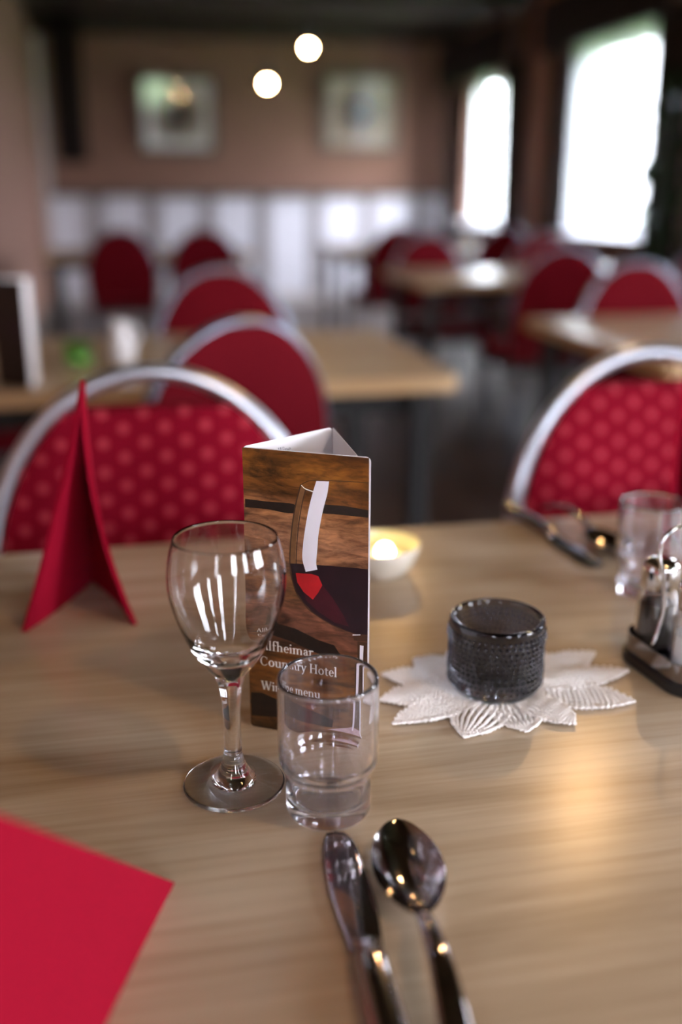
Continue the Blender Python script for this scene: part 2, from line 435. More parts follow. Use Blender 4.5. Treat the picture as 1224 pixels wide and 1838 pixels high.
def curtain(name, c, rot, width, z0, z1, folds, amp, mat, label, group, cat='curtain', taper=0.0):
    def fn(u, v):
        xx = (u-0.5)*width*(1-taper*math.sin(pi*min(1, (1-v)*1.15))) 
        y = amp*math.sin(u*folds*2*pi + 0.6*math.sin(3*v)) * (0.6+0.4*(1-v))
        return (xx, y, z0+(z1-z0)*v), (0, 1, 0)
    o = mesh(name, slab(fn, 0.003, folds*10, 14), mat, None, c, rot, smooth=True)
    return tag(o, label, cat, group)
WN = ['furthest window beside the far wall', 'second window from the far wall', 'third window from the far wall', 'fourth window from the far wall', 'window nearest behind the viewer']
for i, b in enumerate(WIN_B[:2]):      # curtains where the picture shows windows
    curtain('sheer_curtain', W(A1-0.06, b), PSI-pi/2, WIN_W*(1.04 if i == 1 else 0.22), WIN_Z0+0.01, WIN_Z1+0.06, 12 if i in (1, 2) else 4, 0.016, 'sheer',
            'white sheer curtain drawn across the ' + WN[i], 'sheer window curtains')
    for s, nm in ((1, 'far'), (-1, 'near')):
        curtain('drape', W(A1-0.15, b+(WIN_W/2+0.13 if s > 0 else -WIN_W/2-0.28)), PSI-pi/2, 0.26 if s > 0 else 0.46, 0.25, 2.14, 3, 0.025, 'drape',
                'dark brown drape on the %s side of the %s' % (nm, WN[i]), 'dark window drapes')
    tag(mesh('pelmet', box(-WIN_W/2-0.30, WIN_W/2+0.30, -0.02, 0.02, 2.08, 2.44), 'drape', None, W(A1-0.23, b), PSI-pi/2, bevel=0.006),
        'dark brown pelmet board above the ' + WN[i], 'pelmet', 'window pelmets')
tag(mesh('trim_8', box(-0.10, 0.10, -0.12, 0, 0, ZC), 'post', None, W(A1, 8.1), PSI-pi/2, bevel=0.008), kind='structure')

# pictures on the far wall
def picture(c, w, h, pm, label, tilt=math.radians(4.4)):
    r = empty('framed_picture', W(c[0], B1-0.004-h/2*math.sin(tilt), c[1]), PSI); r.rotation_euler = (tilt, 0, PSI)   # leans out at the top
    fw = 0.055
    mesh('frame', join(box(-w/2, w/2, -0.03, -0.001, -h/2, -h/2+fw), box(-w/2, w/2, -0.03, -0.001, h/2-fw, h/2),
         box(-w/2, -w/2+fw, -0.03, -0.001, -h/2+fw, h/2-fw), box(w/2-fw, w/2, -0.03, -0.001, -h/2+fw, h/2-fw)), 'frame_grey', r, bevel=0.004)
    mesh('mount', box(-w/2+fw, w/2-fw, -0.010, -0.002, -h/2+fw, h/2-fw), 'mat_white' if pm == 'print_a' else pm, r)
    mesh('print', box(-w/2+0.13, w/2-0.13, -0.013, -0.0105, -h/2+0.13, h/2-0.13), pm, r)
    mesh('glass', box(-w/2+fw, w/2-fw, -0.021, -0.018, -h/2+fw, h/2-fw), 'pane', r)
    return tag(r, label, 'picture', 'framed prints on the far wall')
picture((0.52, 1.82), 0.76, 0.72, 'print_a', 'framed pale flower print on the far wall nearer the left corner')
picture((2.34, 1.87), 0.78, 0.74, 'print_b', 'framed brownish print on the far wall nearer the windows')
# dark panel hanging by the far left corner
r = empty('hanging_drape', W(-0.47, 9.9, 0), PSI)
def fn(u, v): return ((u-0.5)*0.27, 0.03*math.sin(u*4*2*pi), 1.36+1.22*v), (0, 1, 0)
mesh('cloth', slab(fn, 0.004, 40, 4), 'drape', r, smooth=True)
mesh('rail', tube([(-0.17, 0, 2.585), (0.17, 0, 2.585)], 0.012, 8), 'black_metal', r)
tag(r, 'short dark drape hanging from the ceiling at the far left corner', 'drape')

# pendant lamps ------------------------------------------------------------
def pendant(a, b, z, label, rb=0.022):
    r = empty('pendant_lamp', W(a, b, z))
    mesh('bulb', sphere((0, 0, 0), rb, 20, 12, 1.1), 'bulb', r, smooth=True)
    mesh('socket', lathe([(0, 0.095), (0.012, 0.095), (0.02, 0.085), (0.02, 0.045), (0.012, rb*0.9), (0, rb*0.9)], 20), 'black_metal', r)
    mesh('cord', tube([(0, 0, 0.09), (0, 0, ZC-z-0.02)], 0.003, 6), 'black_metal', r)
    mesh('ceiling_rose', lathe([(0, ZC-z), (0.045, ZC-z), (0.040, ZC-z-0.02), (0, ZC-z-0.028)], 24), 'black_metal', r)
    tag(r, label, 'lamp', 'pendant bulbs in a row')
pendant(0.80, 6.00, 1.68, 'bare warm pendant bulb, the lower and further of the two in view', 0.014)
pendant(0.78, 4.52, 1.68, 'bare warm pendant bulb, the higher and nearer of the two in view', 0.012)
pendant(0.80, 3.05, 1.72, 'bare warm pendant bulb just above the top of the picture', 0.015)
pendant(0.92, 1.80, 1.68, 'bare warm pendant bulb hanging behind the right front chair')
pendant(0.60, 0.10, 1.78, 'bare warm pendant bulb hanging over the near edge of the front table')

# ------------------------------------------------------------------ tables
TZ = 0.74
def table(a0, a1, b0, b1, label, depth_lip=0.032):
    r = empty('dining_table', W((a0+a1)/2, (b0+b1)/2, 0), PSI)
    w, d = (a1-a0)/2, (b1-b0)/2
    rr = 0.03
    def rrect(w, d, rr):
        pts = []
        for cx, cy, s in ((w-rr, d-rr, 0), (-w+rr, d-rr, 1), (-w+rr, -d+rr, 2), (w-rr, -d+rr, 3)):
            for k in range(7):
                t = (s + k/6)*pi/2; pts.append((cx+rr*math.cos(t), cy+rr*math.sin(t)))
        return pts
    mesh('tabletop', prismz(rrect(w-0.002, d-0.002, rr-0.001), TZ-0.028, TZ), 'table', r, bevel=0.0012)
    ring = rrect(w, d, rr); ins = rrect(w-0.002, d-0.002, rr-0.001); n = len(ring)
    V = [(p[0], p[1], TZ-depth_lip) for p in ring] + [(p[0], p[1], TZ-0.0012) for p in ring] + [(p[0], p[1], TZ-0.0012) for p in ins] + [(p[0], p[1], TZ-depth_lip) for p in ins]
    F = [(k*n+i, k*n+(i+1) % n, ((k+1) % 4)*n+(i+1) % n, ((k+1) % 4)*n+i) for k in range(4) for i in range(n)]
    mesh('edge_band', (V, F), 'table_edge', r)
    mesh('apron', join(box(-w+0.08, w-0.08, -d+0.08, -d+0.10, TZ-0.09, TZ-0.0285), box(-w+0.08, w-0.08, d-0.10, d-0.08, TZ-0.09, TZ-0.0285)), 'black_metal', r)
    for sx in (-1, 1):
        for sy in (-1, 1):
            mesh('leg', box(sx*(w-0.07)-0.022, sx*(w-0.07)+0.022, sy*(d-0.07)-0.022, sy*(d-0.07)+0.022, 0, TZ-0.0285), 'black_metal', r, bevel=0.003)
    return tag(r, label, 'table', 'pale wood dining tables')
table(-0.345, 1.055, 0.265, 1.044, 'large pale wood table in the foreground set with glasses and cutlery')
table(-0.745, 0.655, 1.97, 2.74, 'pale wood table in the second row behind the front left chair')
table(1.15, 2.55, 2.02, 2.90, 'pale wood table behind the front right chair')
table(1.20, 2.55, 4.20, 4.92, 'pale wood table in the third row with bright window glare')
table(-0.55, 0.75, 6.40, 7.15, 'pale wood table close to the far left corner')
table(1.30, 2.65, 6.55, 7.30, 'pale wood table at the far window')

# ------------------------------------------------------------------ chairs
def make_chair(full=False):
    """faces -y; hoop back at y = 0"""
    r = empty('banquet_chair')
    # back hoop
    cz, rx, ry = 0.64, 0.205, 0.253
    pts = []
    for k in range(41):
        t = pi*k/40
        pts.append((rx*math.cos(t), 0.0, cz+ry*math.sin(t)))
    low = [(rx*0.985, -0.006, 0.56), (rx*0.95, -0.018, 0.50), (rx*0.90, -0.035, 0.44)]
    right = [(-x, y, z) for x, y, z in low]
    path = list(reversed(low)) + pts + right
    path = [(x, y + 0.06*max(0, (z-0.45)/0.45)-0.06, z) for x, y, z in path]
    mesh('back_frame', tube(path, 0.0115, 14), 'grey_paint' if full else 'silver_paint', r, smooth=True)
    def lean(z): return 0.06*max(0, (z-0.45)/0.45)-0.06
    # upholstered pad inside the hoop, its top edge flat so that a hand hole is left
    def pad(z0, z1, inset, yf, bulge, nu=26, nv=24):
        def fn(u, v):
            z = z0+(z1-z0)*v
            hw = (rx*math.sqrt(max(0.0, 1-((z-cz)/ry)**2)) if z > cz else rx*(1-0.04*((cz-z)/0.14)**2))-inset
            s = 2*u-1
            e = max(0.0, (1-abs(s)**4))*max(0.0, 1-abs(2*v-1)**6)
            return (s*hw, lean(z)+yf-bulge*e, z), (0, 1, 0)
        return fn
    zt = 0.886 if full else 0.850
    mesh('back_pad', slab(pad(0.50, zt, 0.012 if not full else 0.006, -0.004, 0.016), 0.016, 26, 30), 'fabric_plain' if full else 'fabric_dot', r, smooth=True, auto=60)
    mesh('back_panel', slab(pad(0.50, zt+0.003, 0.008 if not full else 0.002, 0.010, -0.006), 0.008, 26, 30), 'fabric_plain', r, smooth=True, auto=60)
    # seat
    def seatpoly(w, f, b, n=10):
        pts = []
        for k in range(n+1):
            t = pi + pi*k/n; pts.append((w*math.cos(t), f+0.09*math.sin(t)))
        return pts + [(w*0.93, b), (-w*0.93, b)]
    mesh('seat_pad', prismz(seatpoly(0.215, -0.40, -0.05), 0.43, 0.485), 'fabric_plain' if full else 'fabric_dot', r, bevel=0.018, seg=3)
    mesh('seat_frame', prismz(seatpoly(0.205, -0.395, -0.055), 0.405, 0.43), 'black_metal', r)
    for s in (-1, 1):
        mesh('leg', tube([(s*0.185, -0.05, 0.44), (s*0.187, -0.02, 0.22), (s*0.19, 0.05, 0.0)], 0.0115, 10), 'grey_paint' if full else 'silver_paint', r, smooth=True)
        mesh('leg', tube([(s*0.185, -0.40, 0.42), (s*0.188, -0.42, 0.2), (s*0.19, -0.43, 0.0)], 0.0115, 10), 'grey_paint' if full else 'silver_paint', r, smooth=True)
    return r
CH = [ # a, b, turn (0 = faces the viewer), label
 (0.012, 1.250, 0, 'red dotted chair at the front table behind the wine glass'),
 (0.700, 1.275, 0, 'red dotted chair at the front table behind the far tumbler'),
 (0.175, 1.720, 180+28, 'red chair seen from behind, just beyond the front left chair'),
 (0.245, 2.960, 8, 'red chair facing the viewer on the far side of the second table'),
 (-0.520, 3.200, 0, 'red chair at the left wall behind the standing menu on the second table'),
 (1.560, 2.990, 4, 'dark red chair at the far side of the right-hand table'),
 (1.680, 3.800, 180, 'dark red chair seen from behind at the third-row table'),
 (2.300, 3.780, 180, 'second dark red chair seen from behind at the third-row table'),
 (1.500, 5.140, 6, 'dark chair on the far side of the third-row table, left one'),
 (2.150, 5.150, -8, 'dark chair on the far side of the third-row table, beside the window'),
 (-0.06, 6.120, 180, 'dark maroon chair before the white wainscot, left of the pair'),
 (0.420, 6.060, 180, 'dark maroon chair before the white wainscot, right of the pair'),
 (1.62, 6.150, 180, 'dark chair in shadow at the far window table, left one'),
 (2.30, 6.130, 180, 'dark chair at the far window table, right under the window'),
 (2.30, 3.330, 2, 'red chair by the window at the right-hand table'),
 (2.90, 4.55, -90, 'red chair with its side to the window at the third-row table'),
]
proto = make_chair(); proto_full = None
for i, (a, b, t, lab) in enumerate(CH):
    if i < 2: o = proto if i == 0 else dup(proto)          # dotted chairs with a hand hole
    elif proto_full is None: o = proto_full = make_chair(True)   # fully upholstered chairs behind
    else: o = dup(proto_full)
    o.location = W(a, b, 0); o.rotation_euler = (0, 0, PSI + math.radians(t))
    tag(o, lab, 'chair', 'red banquet chairs')

# ------------------------------------------------------------------ wine glass
def wine_glass(loc, label):
    r = empty('wine_glass', loc)
    outer = spline([(0.0055, 0, 0.030), (0.0055, 0, 0.048), (0.0062, 0, 0.062), (0.0083, 0, 0.0740), (0.0115, 0, 0.0808), (0.0166, 0, 0.0878), (0.0228, 0, 0.0975),
                    (0.0296, 0, 0.1125), (0.0345, 0, 0.1290), (0.0360, 0, 0.1430), (0.0346, 0, 0.1570), (0.0316, 0, 0.1690)], 8)
    inner = spline([(0.0304, 0, 0.1690), (0.0333, 0, 0.1570), (0.0347, 0, 0.1430), (0.0332, 0, 0.1300), (0.0282, 0, 0.1140), (0.0210, 0, 0.1010),
                    (0.0130, 0, 0.0945), (0.0060, 0, 0.0922), (0.0, 0, 0.0916)], 8)
    o2 = [(p.x, p.z) for p in outer]; i2 = [(p.x, p.z) for p in inner]; i2[-1] = (0, i2[-1][1])
    k = 16
    lip = [(0.0314, 0.1696), (0.0310, 0.1699), (0.0306, 0.1696)]
    S = 96
    mesh('bowl', lathe(o2[k:] + lip + i2, S), 'glass', r, smooth=True)
    stem_low = spline([(0.0108, 0, 0.0100), (0.0085, 0, 0.0145), (0.0068, 0, 0.0195), (0.0066, 0, 0.0215), (0.0058, 0, 0.0240), (0.0055, 0, 0.030)], 6)
    mesh('stem', lathe([(p.x, p.z) for p in stem_low] + o2[1:k+1], S), 'glass', r, smooth=True)
    foot = [(0, 0.0012), (0.020, 0.0010), (0.029, 0.0003), (0.0315, 0.0003), (0.0326, 0.0009), (0.0328, 0.0018), (0.0322, 0.0026)]
    up = spline([(0.0322, 0, 0.0026), (0.026, 0, 0.0036), (0.019, 0, 0.0050), (0.0150, 0, 0.0064), (0.0125, 0, 0.0084), (0.0108, 0, 0.0100)], 6)
    mesh('foot', lathe(foot + [(p.x, p.z) for p in up[1:]], S), 'glass', r, smooth=True)
    return tag(r, label, 'wine glass')
wine_glass((-0.0690, 0.5605, TZ), 'clear empty stemmed wine glass standing before the menu')

# ------------------------------------------------------------------ tumblers
def tumbler(loc, label):
    out = [(0.0230, 0.0), (0.0250, 0.0008), (0.0262, 0.0028)] + [(p.x, p.z) for p in spline([(0.0263, 0, 0.006), (0.0262, 0, 0.018), (0.0262, 0, 0.0265), (0.0272, 0, 0.0300), (0.0292, 0, 0.0330), (0.0303, 0, 0.0370),
          (0.0306, 0, 0.046), (0.0306, 0, 0.062), (0.0305, 0, 0.078), (0.0304, 0, 0.0895)], 6)]
    lip = [(0.0300, 0.0909), (0.0292, 0.0914), (0.0284, 0.0909)]
    inn = [(p.x, p.z) for p in spline([(0.0280, 0, 0.0895), (0.0281, 0, 0.078), (0.0282, 0, 0.060), (0.0281, 0, 0.044), (0.0277, 0, 0.0385), (0.0262, 0, 0.0345), (0.0243, 0, 0.0310),
          (0.0236, 0, 0.0270), (0.0232, 0, 0.018), (0.0222, 0, 0.0120), (0.0190, 0, 0.0092), (0.0120, 0, 0.0085), (0.0060, 0, 0.0090), (0.0, 0, 0.0094)], 6)]
    inn[-1] = (0, inn[-1][1])
    bot = [(0, 0.0022), (0.012, 0.0018), (0.019, 0.0008)]
    o = mesh('tumbler', lathe(bot + out + lip + inn, 96), 'glass2', None, loc, smooth=True)
    return tag(o, label, 'glass', 'water tumblers')
tumbler((-0.0078, 0.5346, TZ), 'empty stepped water tumbler standing in front of the menu')
tumbler((0.2911, 0.887, TZ), 'empty stepped water tumbler at the far right beside the shaker stand')

# ------------------------------------------------------------------ menu
GL_S, GL_T = 0.145, 0.058
def ring(cx, cy, rx, ry, a0, a1, w=GL_S, t=GL_T, n=22):
    V, F = [], []
    for i in range(n+1):
        a = math.radians(a0+(a1-a0)*i/n); c, s = math.cos(a), math.sin(a)
        V += [(cx+rx*c, cy+ry*s), (cx+(rx-w)*c, cy+(ry-t)*s)]
    for i in range(n): F.append((2*i, 2*i+1, 2*i+3, 2*i+2))
    return V, F
def rc(x0, x1, y0, y1): return [(x0, y0), (x1, y0), (x1, y1), (x0, y1)], [(0, 1, 2, 3)]
def pl(*p): return list(p), [tuple(range(len(p)))]
def dg(x0, y0, x1, y1, w): return pl((x0-w/2, y0), (x0+w/2, y0), (x1+w/2, y1), (x1-w/2, y1))
def disc(cx, cy, r, n=14): return [(cx+r*math.cos(2*pi*i/n), cy+r*math.sin(2*pi*i/n)) for i in range(n)], [tuple(range(n))]
XH, S, T = 0.64, GL_S, GL_T
def serif(x, y=0, w=0.13): return rc(x-w, x+w, y, y+0.045)
def stem(x, h): return [rc(x-S/2, x+S/2, 0, h), serif(x), pl((x-S/2-0.10, h-0.10), (x-S/2, h-0.14), (x-S/2, h), (x-S/2, h+0.015))]
def arch(x0, x1): return [ring((x0+x1)/2, XH-0.20, (x1-x0)/2+S/2, 0.215, 0, 165), rc(x1-S/2, x1+S/2, 0, XH-0.19), serif(x1)]
G = {
 'l': (stem(0.16, 1.08), 0.33), 'i': (stem(0.16, XH) + [disc(0.15, 0.90, 0.085)], 0.33),
 'h': (stem(0.16, 1.08) + arch(0.16, 0.52), 0.70), 'n': (stem(0.16, XH) + arch(0.16, 0.52), 0.70),
 'm': (stem(0.16, XH) + arch(0.16, 0.50) + arch(0.50, 0.86), 1.04),
 'r': (stem(0.16, XH) + [ring(0.34, XH-0.20, 0.19, 0.215, 65, 165), disc(0.41, XH-0.07, 0.075)], 0.48),
 'u': ([rc(0.16-S/2, 0.16+S/2, 0.18, XH), rc(0.52-S/2, 0.52+S/2, 0, XH), ring(0.34, 0.20, 0.255, 0.215, 180, 345), pl((0.0, XH-0.05), (0.16, XH-0.06), (0.16, XH), (0.0, XH)),
        pl((0.36, XH-0.05), (0.52, XH-0.06), (0.52, XH), (0.36, XH)), rc(0.5, 0.68, 0, 0.045)], 0.70),
 'e': ([ring(0.30, XH/2, 0.26, XH/2+0.015, 0, 318), rc(0.10, 0.54, XH/2+0.0, XH/2+0.055)], 0.58),
 'o': ([ring(0.33, XH/2, 0.30, XH/2+0.015, 0, 360)], 0.66),
 'a': ([rc(0.38-S/2, 0.38+S/2, 0.05, XH-0.16), ring(0.27, XH-0.18, 0.185, 0.19, 0, 150), disc(0.14, XH-0.13, 0.07), ring(0.26, 0.18, 0.22, 0.19, 60, 300), rc(0.36, 0.55, 0, 0.07)], 0.55),
 't': ([rc(0.2-S/2, 0.2+S/2, 0.12, XH+0.16), rc(0.03, 0.42, XH-0.06, XH), ring(0.30, 0.14, 0.175, 0.155, 180, 320)], 0.44),
 'f': ([rc(0.2-S/2, 0.2+S/2, 0, 0.90), serif(0.2), rc(0.03, 0.44, XH-0.06, XH), ring(0.36, 0.88, 0.235, 0.21, 40, 180), disc(0.50, 0.98, 0.075)], 0.46),
 'y': ([dg(0.10, XH, 0.32, 0.02, 0.16), dg(0.54, XH, 0.24, -0.22, 0.075), disc(0.17, -0.24, 0.085), rc(0.0, 0.24, XH-0.045, XH), rc(0.42, 0.66, XH-0.045, XH)], 0.64),
 'A': ([dg(0.09, 0, 0.40, 1.0, 0.075), dg(0.72, 0, 0.41, 1.0, 0.16), rc(0.22, 0.6, 0.30, 0.36), serif(0.10), serif(0.72, 0, 0.15)], 0.86),
 'C': ([ring(0.44, 0.5, 0.40, 0.52, 48, 312, 0.16, 0.065), pl((0.68, 0.68), (0.74, 0.68), (0.76, 0.98), (0.70, 0.90)), pl((0.70, 0.12), (0.76, 0.24), (0.72, 0.28), (0.66, 0.16))], 0.84),
 'H': ([rc(0.12, 0.28, 0, 1), rc(0.66, 0.82, 0, 1), rc(0.28, 0.66, 0.49, 0.55)] + [serif(q, y, 0.16) for q in (0.20, 0.74) for y in (0, 0.955)], 0.96),
 'W': ([dg(0.12, 1, 0.34, 0, 0.16), dg(0.58, 1, 0.36, 0, 0.075), dg(0.54, 1, 0.78, 0, 0.16), dg(1.04, 1, 0.80, 0, 0.075), serif(0.12, 0.955, 0.14), serif(0.55, 0.955, 0.15), serif(1.04, 0.955, 0.13)], 1.14),
 ' ': ([], 0.30),
}
def text_mesh(s, x, y, size, width=None):
    adv = sum(G[c][1] for c in s); sx = size if width is None else width/adv
    V, F = [], []; cx = 0.0
    for c in s:
        for k, (v, f) in enumerate(G[c][0]):
            n = len(V); V += [(x+(p[0]+cx)*sx, -0.00032-0.000004*k, y+p[1]*size) for p in v]; F += [tuple(i+n for i in q) for q in f]
        cx += G[c][1]
    return V, F
MM = 0.001
def flat(poly, lift): return [(x*MM, -0.00020-lift*0.00003, z*MM) for x, z in poly], [tuple(range(len(poly)))]
def smooth_poly(pts, n=4): return [(p.x, p.z) for p in spline([(x, 0, z) for x, z in pts], n)]
def band(line, w0, w1, lift):
    P = smooth_poly(line, 4); V, F = [], []; n = len(P)
    for i, (x, z) in enumerate(P):
        q0, q1 = P[max(i-1, 0)], P[min(i+1, n-1)]; d = Vector((q1[0]-q0[0], q1[1]-q0[1])).normalized()
        w = w0+(w1-w0)*i/(n-1)
        V += [(( x-d.y*w/2)*MM, -0.0002-lift*0.00003, (z+d.x*w/2)*MM), ((x+d.y*w/2)*MM, -0.0002-lift*0.00003, (z-d.x*w/2)*MM)]
    for i in range(n-1): F.append((2*i, 2*i+1, 2*i+3, 2*i+2))
    return V, F
def panel(L, H, rr=0.003):
    pts = []
    for cx, cz, s in ((L-rr, H-rr, 0), (rr, H-rr, 1), (rr, rr, 2), (L-rr, rr, 3)):
        for k in range(5):
            t = (s+k/4)*pi/2; pts.append((cx+rr*math.cos(t), cz+rr*math.sin(t)))
    return prism(pts, -0.00015, 0.00015)
def menu(loc, rot, label, full):
    """front panel from the origin along +x, facing -y; prism apex behind"""
    r = empty('wine_menu', loc, rot)
    L, H = 0.0880, 0.2060
    f = mesh('front_panel', join(moved(panel(L, H), 0, 0.0002)), 'paper', r)
    cov = mesh('cover_print', flat([(0.1, 3.0), (0.5, 1.5), (1.5, 0.5), (3.0, 0.1), (87.0, 0.1), (87.0, 205.6), (0.1, 205.6)], 0), 'cover' if full else 'print_dark', f)
    bx, by = 0.0375, 0.0725      # apex of the prism
    for nm, p, q in (('side_panel', (0, 0.0009), (bx, by)), ('side_panel', (L-0.009, 0.0012), (bx+0.0004, by+0.0003))):
        d = Vector((q[0]-p[0], q[1]-p[1])); ln = d.length
        o = mesh(nm, panel(ln, H), 'paper', r, (p[0], p[1], 0), math.atan2(d.y, d.x))
        if full and p[0] == 0:
            mesh('page_text', text_mesh('Wine', 0.030, H-0.0105, 0.0042), 'print_grey', o)
    if not full:
        mesh('printed_glass', flat([(33, 128), (86.5, 131), (86.5, 84), (63, 87), (48, 95), (37, 107)], 2), 'print_wine', f)
        return tag(r, label, 'menu', 'folded wine menus')
    # printed picture
    for q in (flat(smooth_poly([(1, 170.5), (17, 170.1), (36, 170.0), (35, 163.6), (17, 164.7), (1, 164.6)]), 1),
         flat([(54, 172), (71.3, 172.3), (86.9, 171), (86.9, 166), (63.7, 166), (52.6, 165.6)], 1),
         flat([(21.1, 83.2), (35.4, 81.1), (51.5, 75.1), (63.5, 72.7), (67.9, 66.3), (59.5, 62.6), (45.4, 66.7), (31.2, 71.3), (18.8, 73.7)], 1),
         flat([(1, 27.0), (9.3, 27.9), (22, 24.3), (47, 20.3), (63.4, 16.7), (62.1, 9.9), (38.5, 10.1), (21.7, 10.6), (1, 8.4)], 1)): mesh('printed_knot', q, 'print_dark', f)
    mesh('printed_glass_wall', band([(42.6, 183.0), (39.0, 170.1), (36.5, 156.4), (34.8, 138.6), (34.6, 127.5)], 3.4, 3.4, 2), 'print_glassglow', f)
    mesh('printed_glass_outline', join(band([(40.8, 183.8), (37.1, 170.1), (34.6, 156.4), (32.7, 138.6), (32.5, 124.7), (34.3, 114.9), (37, 107.1), (41.7, 100.9), (47.7, 95.1), (63.5, 87.1), (79.3, 83.3)], 0.9, 0.9, 3),
         band([(44.6, 182.0), (41.4, 170.1), (39.0, 156.4), (37.2, 138.6), (36.8, 127.5)], 0.7, 0.7, 3),
         band([(40.8, 183.8), (45.5, 186.5), (51.6, 187.8), (63.7, 188.5), (78.7, 189.1), (86.9, 189.3)], 0.5, 0.5, 3)), 'print_glassedge', f)
    mesh('printed_rim_light', band([(41.2, 183.6), (43.9, 181.4), (49.2, 180.0)], 0.5, 0.8, 4), 'print_white', f)
    mesh('printed_wine', flat([(32.6, 128.3), (48, 129.3), (63.6, 130), (79, 130.5), (86.9, 130.6), (86.9, 83.8), (79.3, 83.3), (71.4, 85), (63.5, 87.5), (55.6, 90.9), (47.7, 95.5), (41.7, 101.3), (37, 107.9), (34.3, 115.7)], 4), 'print_wine', f)
    mesh('printed_wine_glow', flat([(41.8, 109), (48.5, 104.2), (55.3, 115.5), (62, 108), (70, 96), (74, 88), (64, 89.5), (52, 96), (44, 102.5)], 5), 'print_plum', f)
    mesh('printed_wine_light', flat([(36.4, 122), (42, 122.2), (47.9, 122.6), (52.6, 121.6), (55.3, 115.5), (52.2, 109.5), (48.5, 104.2), (41.8, 109), (37.5, 115.3)], 6), 'print_red', f)
    lft = smooth_poly([(51.6, 187.4), (48.4, 176.9), (45.6, 165.2), (43.1, 151.5), (41.8, 141.6), (41.3, 132.5), (43.6, 123.6)])
    rgt = smooth_poly([(60.3, 187.8), (59.2, 179.8), (56.8, 170.9), (54.9, 162.4), (52.8, 150.6), (52, 140.8), (51.1, 130.9), (51.9, 126.2)])
    V = []; n = min(len(lft), len(rgt))
    for i in range(n):
        for p in (lft[i*(len(lft)-1)//(n-1)], rgt[i*(len(rgt)-1)//(n-1)]): V.append((p[0]*MM, -0.0002-6*0.00003, p[1]*MM))
    mesh('printed_highlight', (V, [(2*i, 2*i+1, 2*i+3, 2*i+2) for i in range(n-1)]), 'print_highlight', f)
    mesh('printed_stem', join(flat([(76.9, 82.5), (86.9, 83.5), (86.9, 79), (77.5, 78.5)], 5), flat([(80, 78), (86.9, 78), (86.9, 14), (80.5, 14)], 2)), 'print_glassedge', f)
    mesh('printed_stem_light', join(band([(83, 75.5), (82.4, 49.9), (81.2, 19.9), (80, 10.9)], 2.6, 1.2, 6), band([(76.5, 82.3), (82, 83.2)], 0.8, 0.6, 6)), 'print_highlight', f)
    mesh('printed_foot', flat([(58, 5), (68, 10), (79.6, 14), (86.9, 12), (86.9, 3)], 3), 'print_pink', f)
    mesh('title_line', text_mesh('Alfheimar', 0.0090, 0.0618, 0.0070, 0.0395), 'print_white', f)
    mesh('title_line', text_mesh('Country Hotel', 0.0086, 0.0496, 0.0070, 0.0575), 'print_white', f)
    mesh('title_line', text_mesh('Wine menu', 0.0090, 0.0308, 0.0068, 0.0440), 'print_white', f)
    return tag(r, label, 'menu', 'folded wine menus')
menu((-0.0648, 0.6353, TZ), math.atan2(.6081-.6353, .0174+.0648), 'three-sided folded wine menu with a printed glass of red wine behind the tumbler', True)
menu(W(-0.275, 2.055, TZ), PSI+math.radians(-38), 'three-sided folded menu on the second table by the left wall', False)

# ------------------------------------------------------------------ napkins
def napkin(A, Lf, Rf, Sp, label, bendL=(0, 0, 0), bendR=(0, 0, 0)):
    """pyramid fold: two stiff triangular leaves joined along a spine from apex A to Sp"""
    A, Lf, Rf, Sp = map(Vector, (A, Lf, Rf, Sp)); parts = []
    base = Vector((Sp.x, Sp.y, TZ))
    for ft, bd in ((Lf, Vector(bendL)), (Rf, Vector(bendR))):
        n = (ft-A).cross(Sp-A).normalized()
        def fn(u, v, ft=ft, bd=bd, n=n):
            # v: 1 at the apex, 0 at the table; u: 0 at the free edge, 1 at the spine
            e = A.lerp(ft, 1-v) + bd*(4*v*(1-v)); s = A.lerp(Sp, 1-v)
            p = e.lerp(s, u) + n*0.004*math.sin(pi*u)*(1-v)
            return p, n
        parts.append(slab(fn, 0.0042, 14, 26))
    V, F = join(*parts)
    z0 = min(p[2] for p in V)
    V = [(p[0]-base.x, p[1]-base.y, max(p[2]-TZ, 0.0002)) for p in V]
    return tag(mesh('napkin', (V, F), 'napkin', None, base, smooth=True, auto=50), label, 'napkin', 'folded red napkins')
napkin((-0.2205, 0.845, 0.9515), (-0.2763, 0.7943, TZ), (-0.1819, 0.8095, TZ), (-0.2463, 0.9187, TZ),
       'red pyramid-folded napkin standing open on the far left of the front table', (0.003, 0, 0), (-0.012, 0, 0))
napkin((-0.150, 0.292, 0.918), (-0.27, 0.43, TZ), (-0.0942, 0.4637, TZ), (-0.125, 0.215, TZ),
       'red pyramid-folded napkin at the lower left beside the knife', (0, 0, 0), (0.0, 0, 0))
napkin((0.346, 0.985, 0.950), (0.336, 0.955, TZ), (0.415, 0.950, TZ), (0.365, 1.065, TZ),
       'red pyramid-folded napkin at the right edge behind the far tumbler', (-0.006, 0, 0), (-0.01, 0, 0))

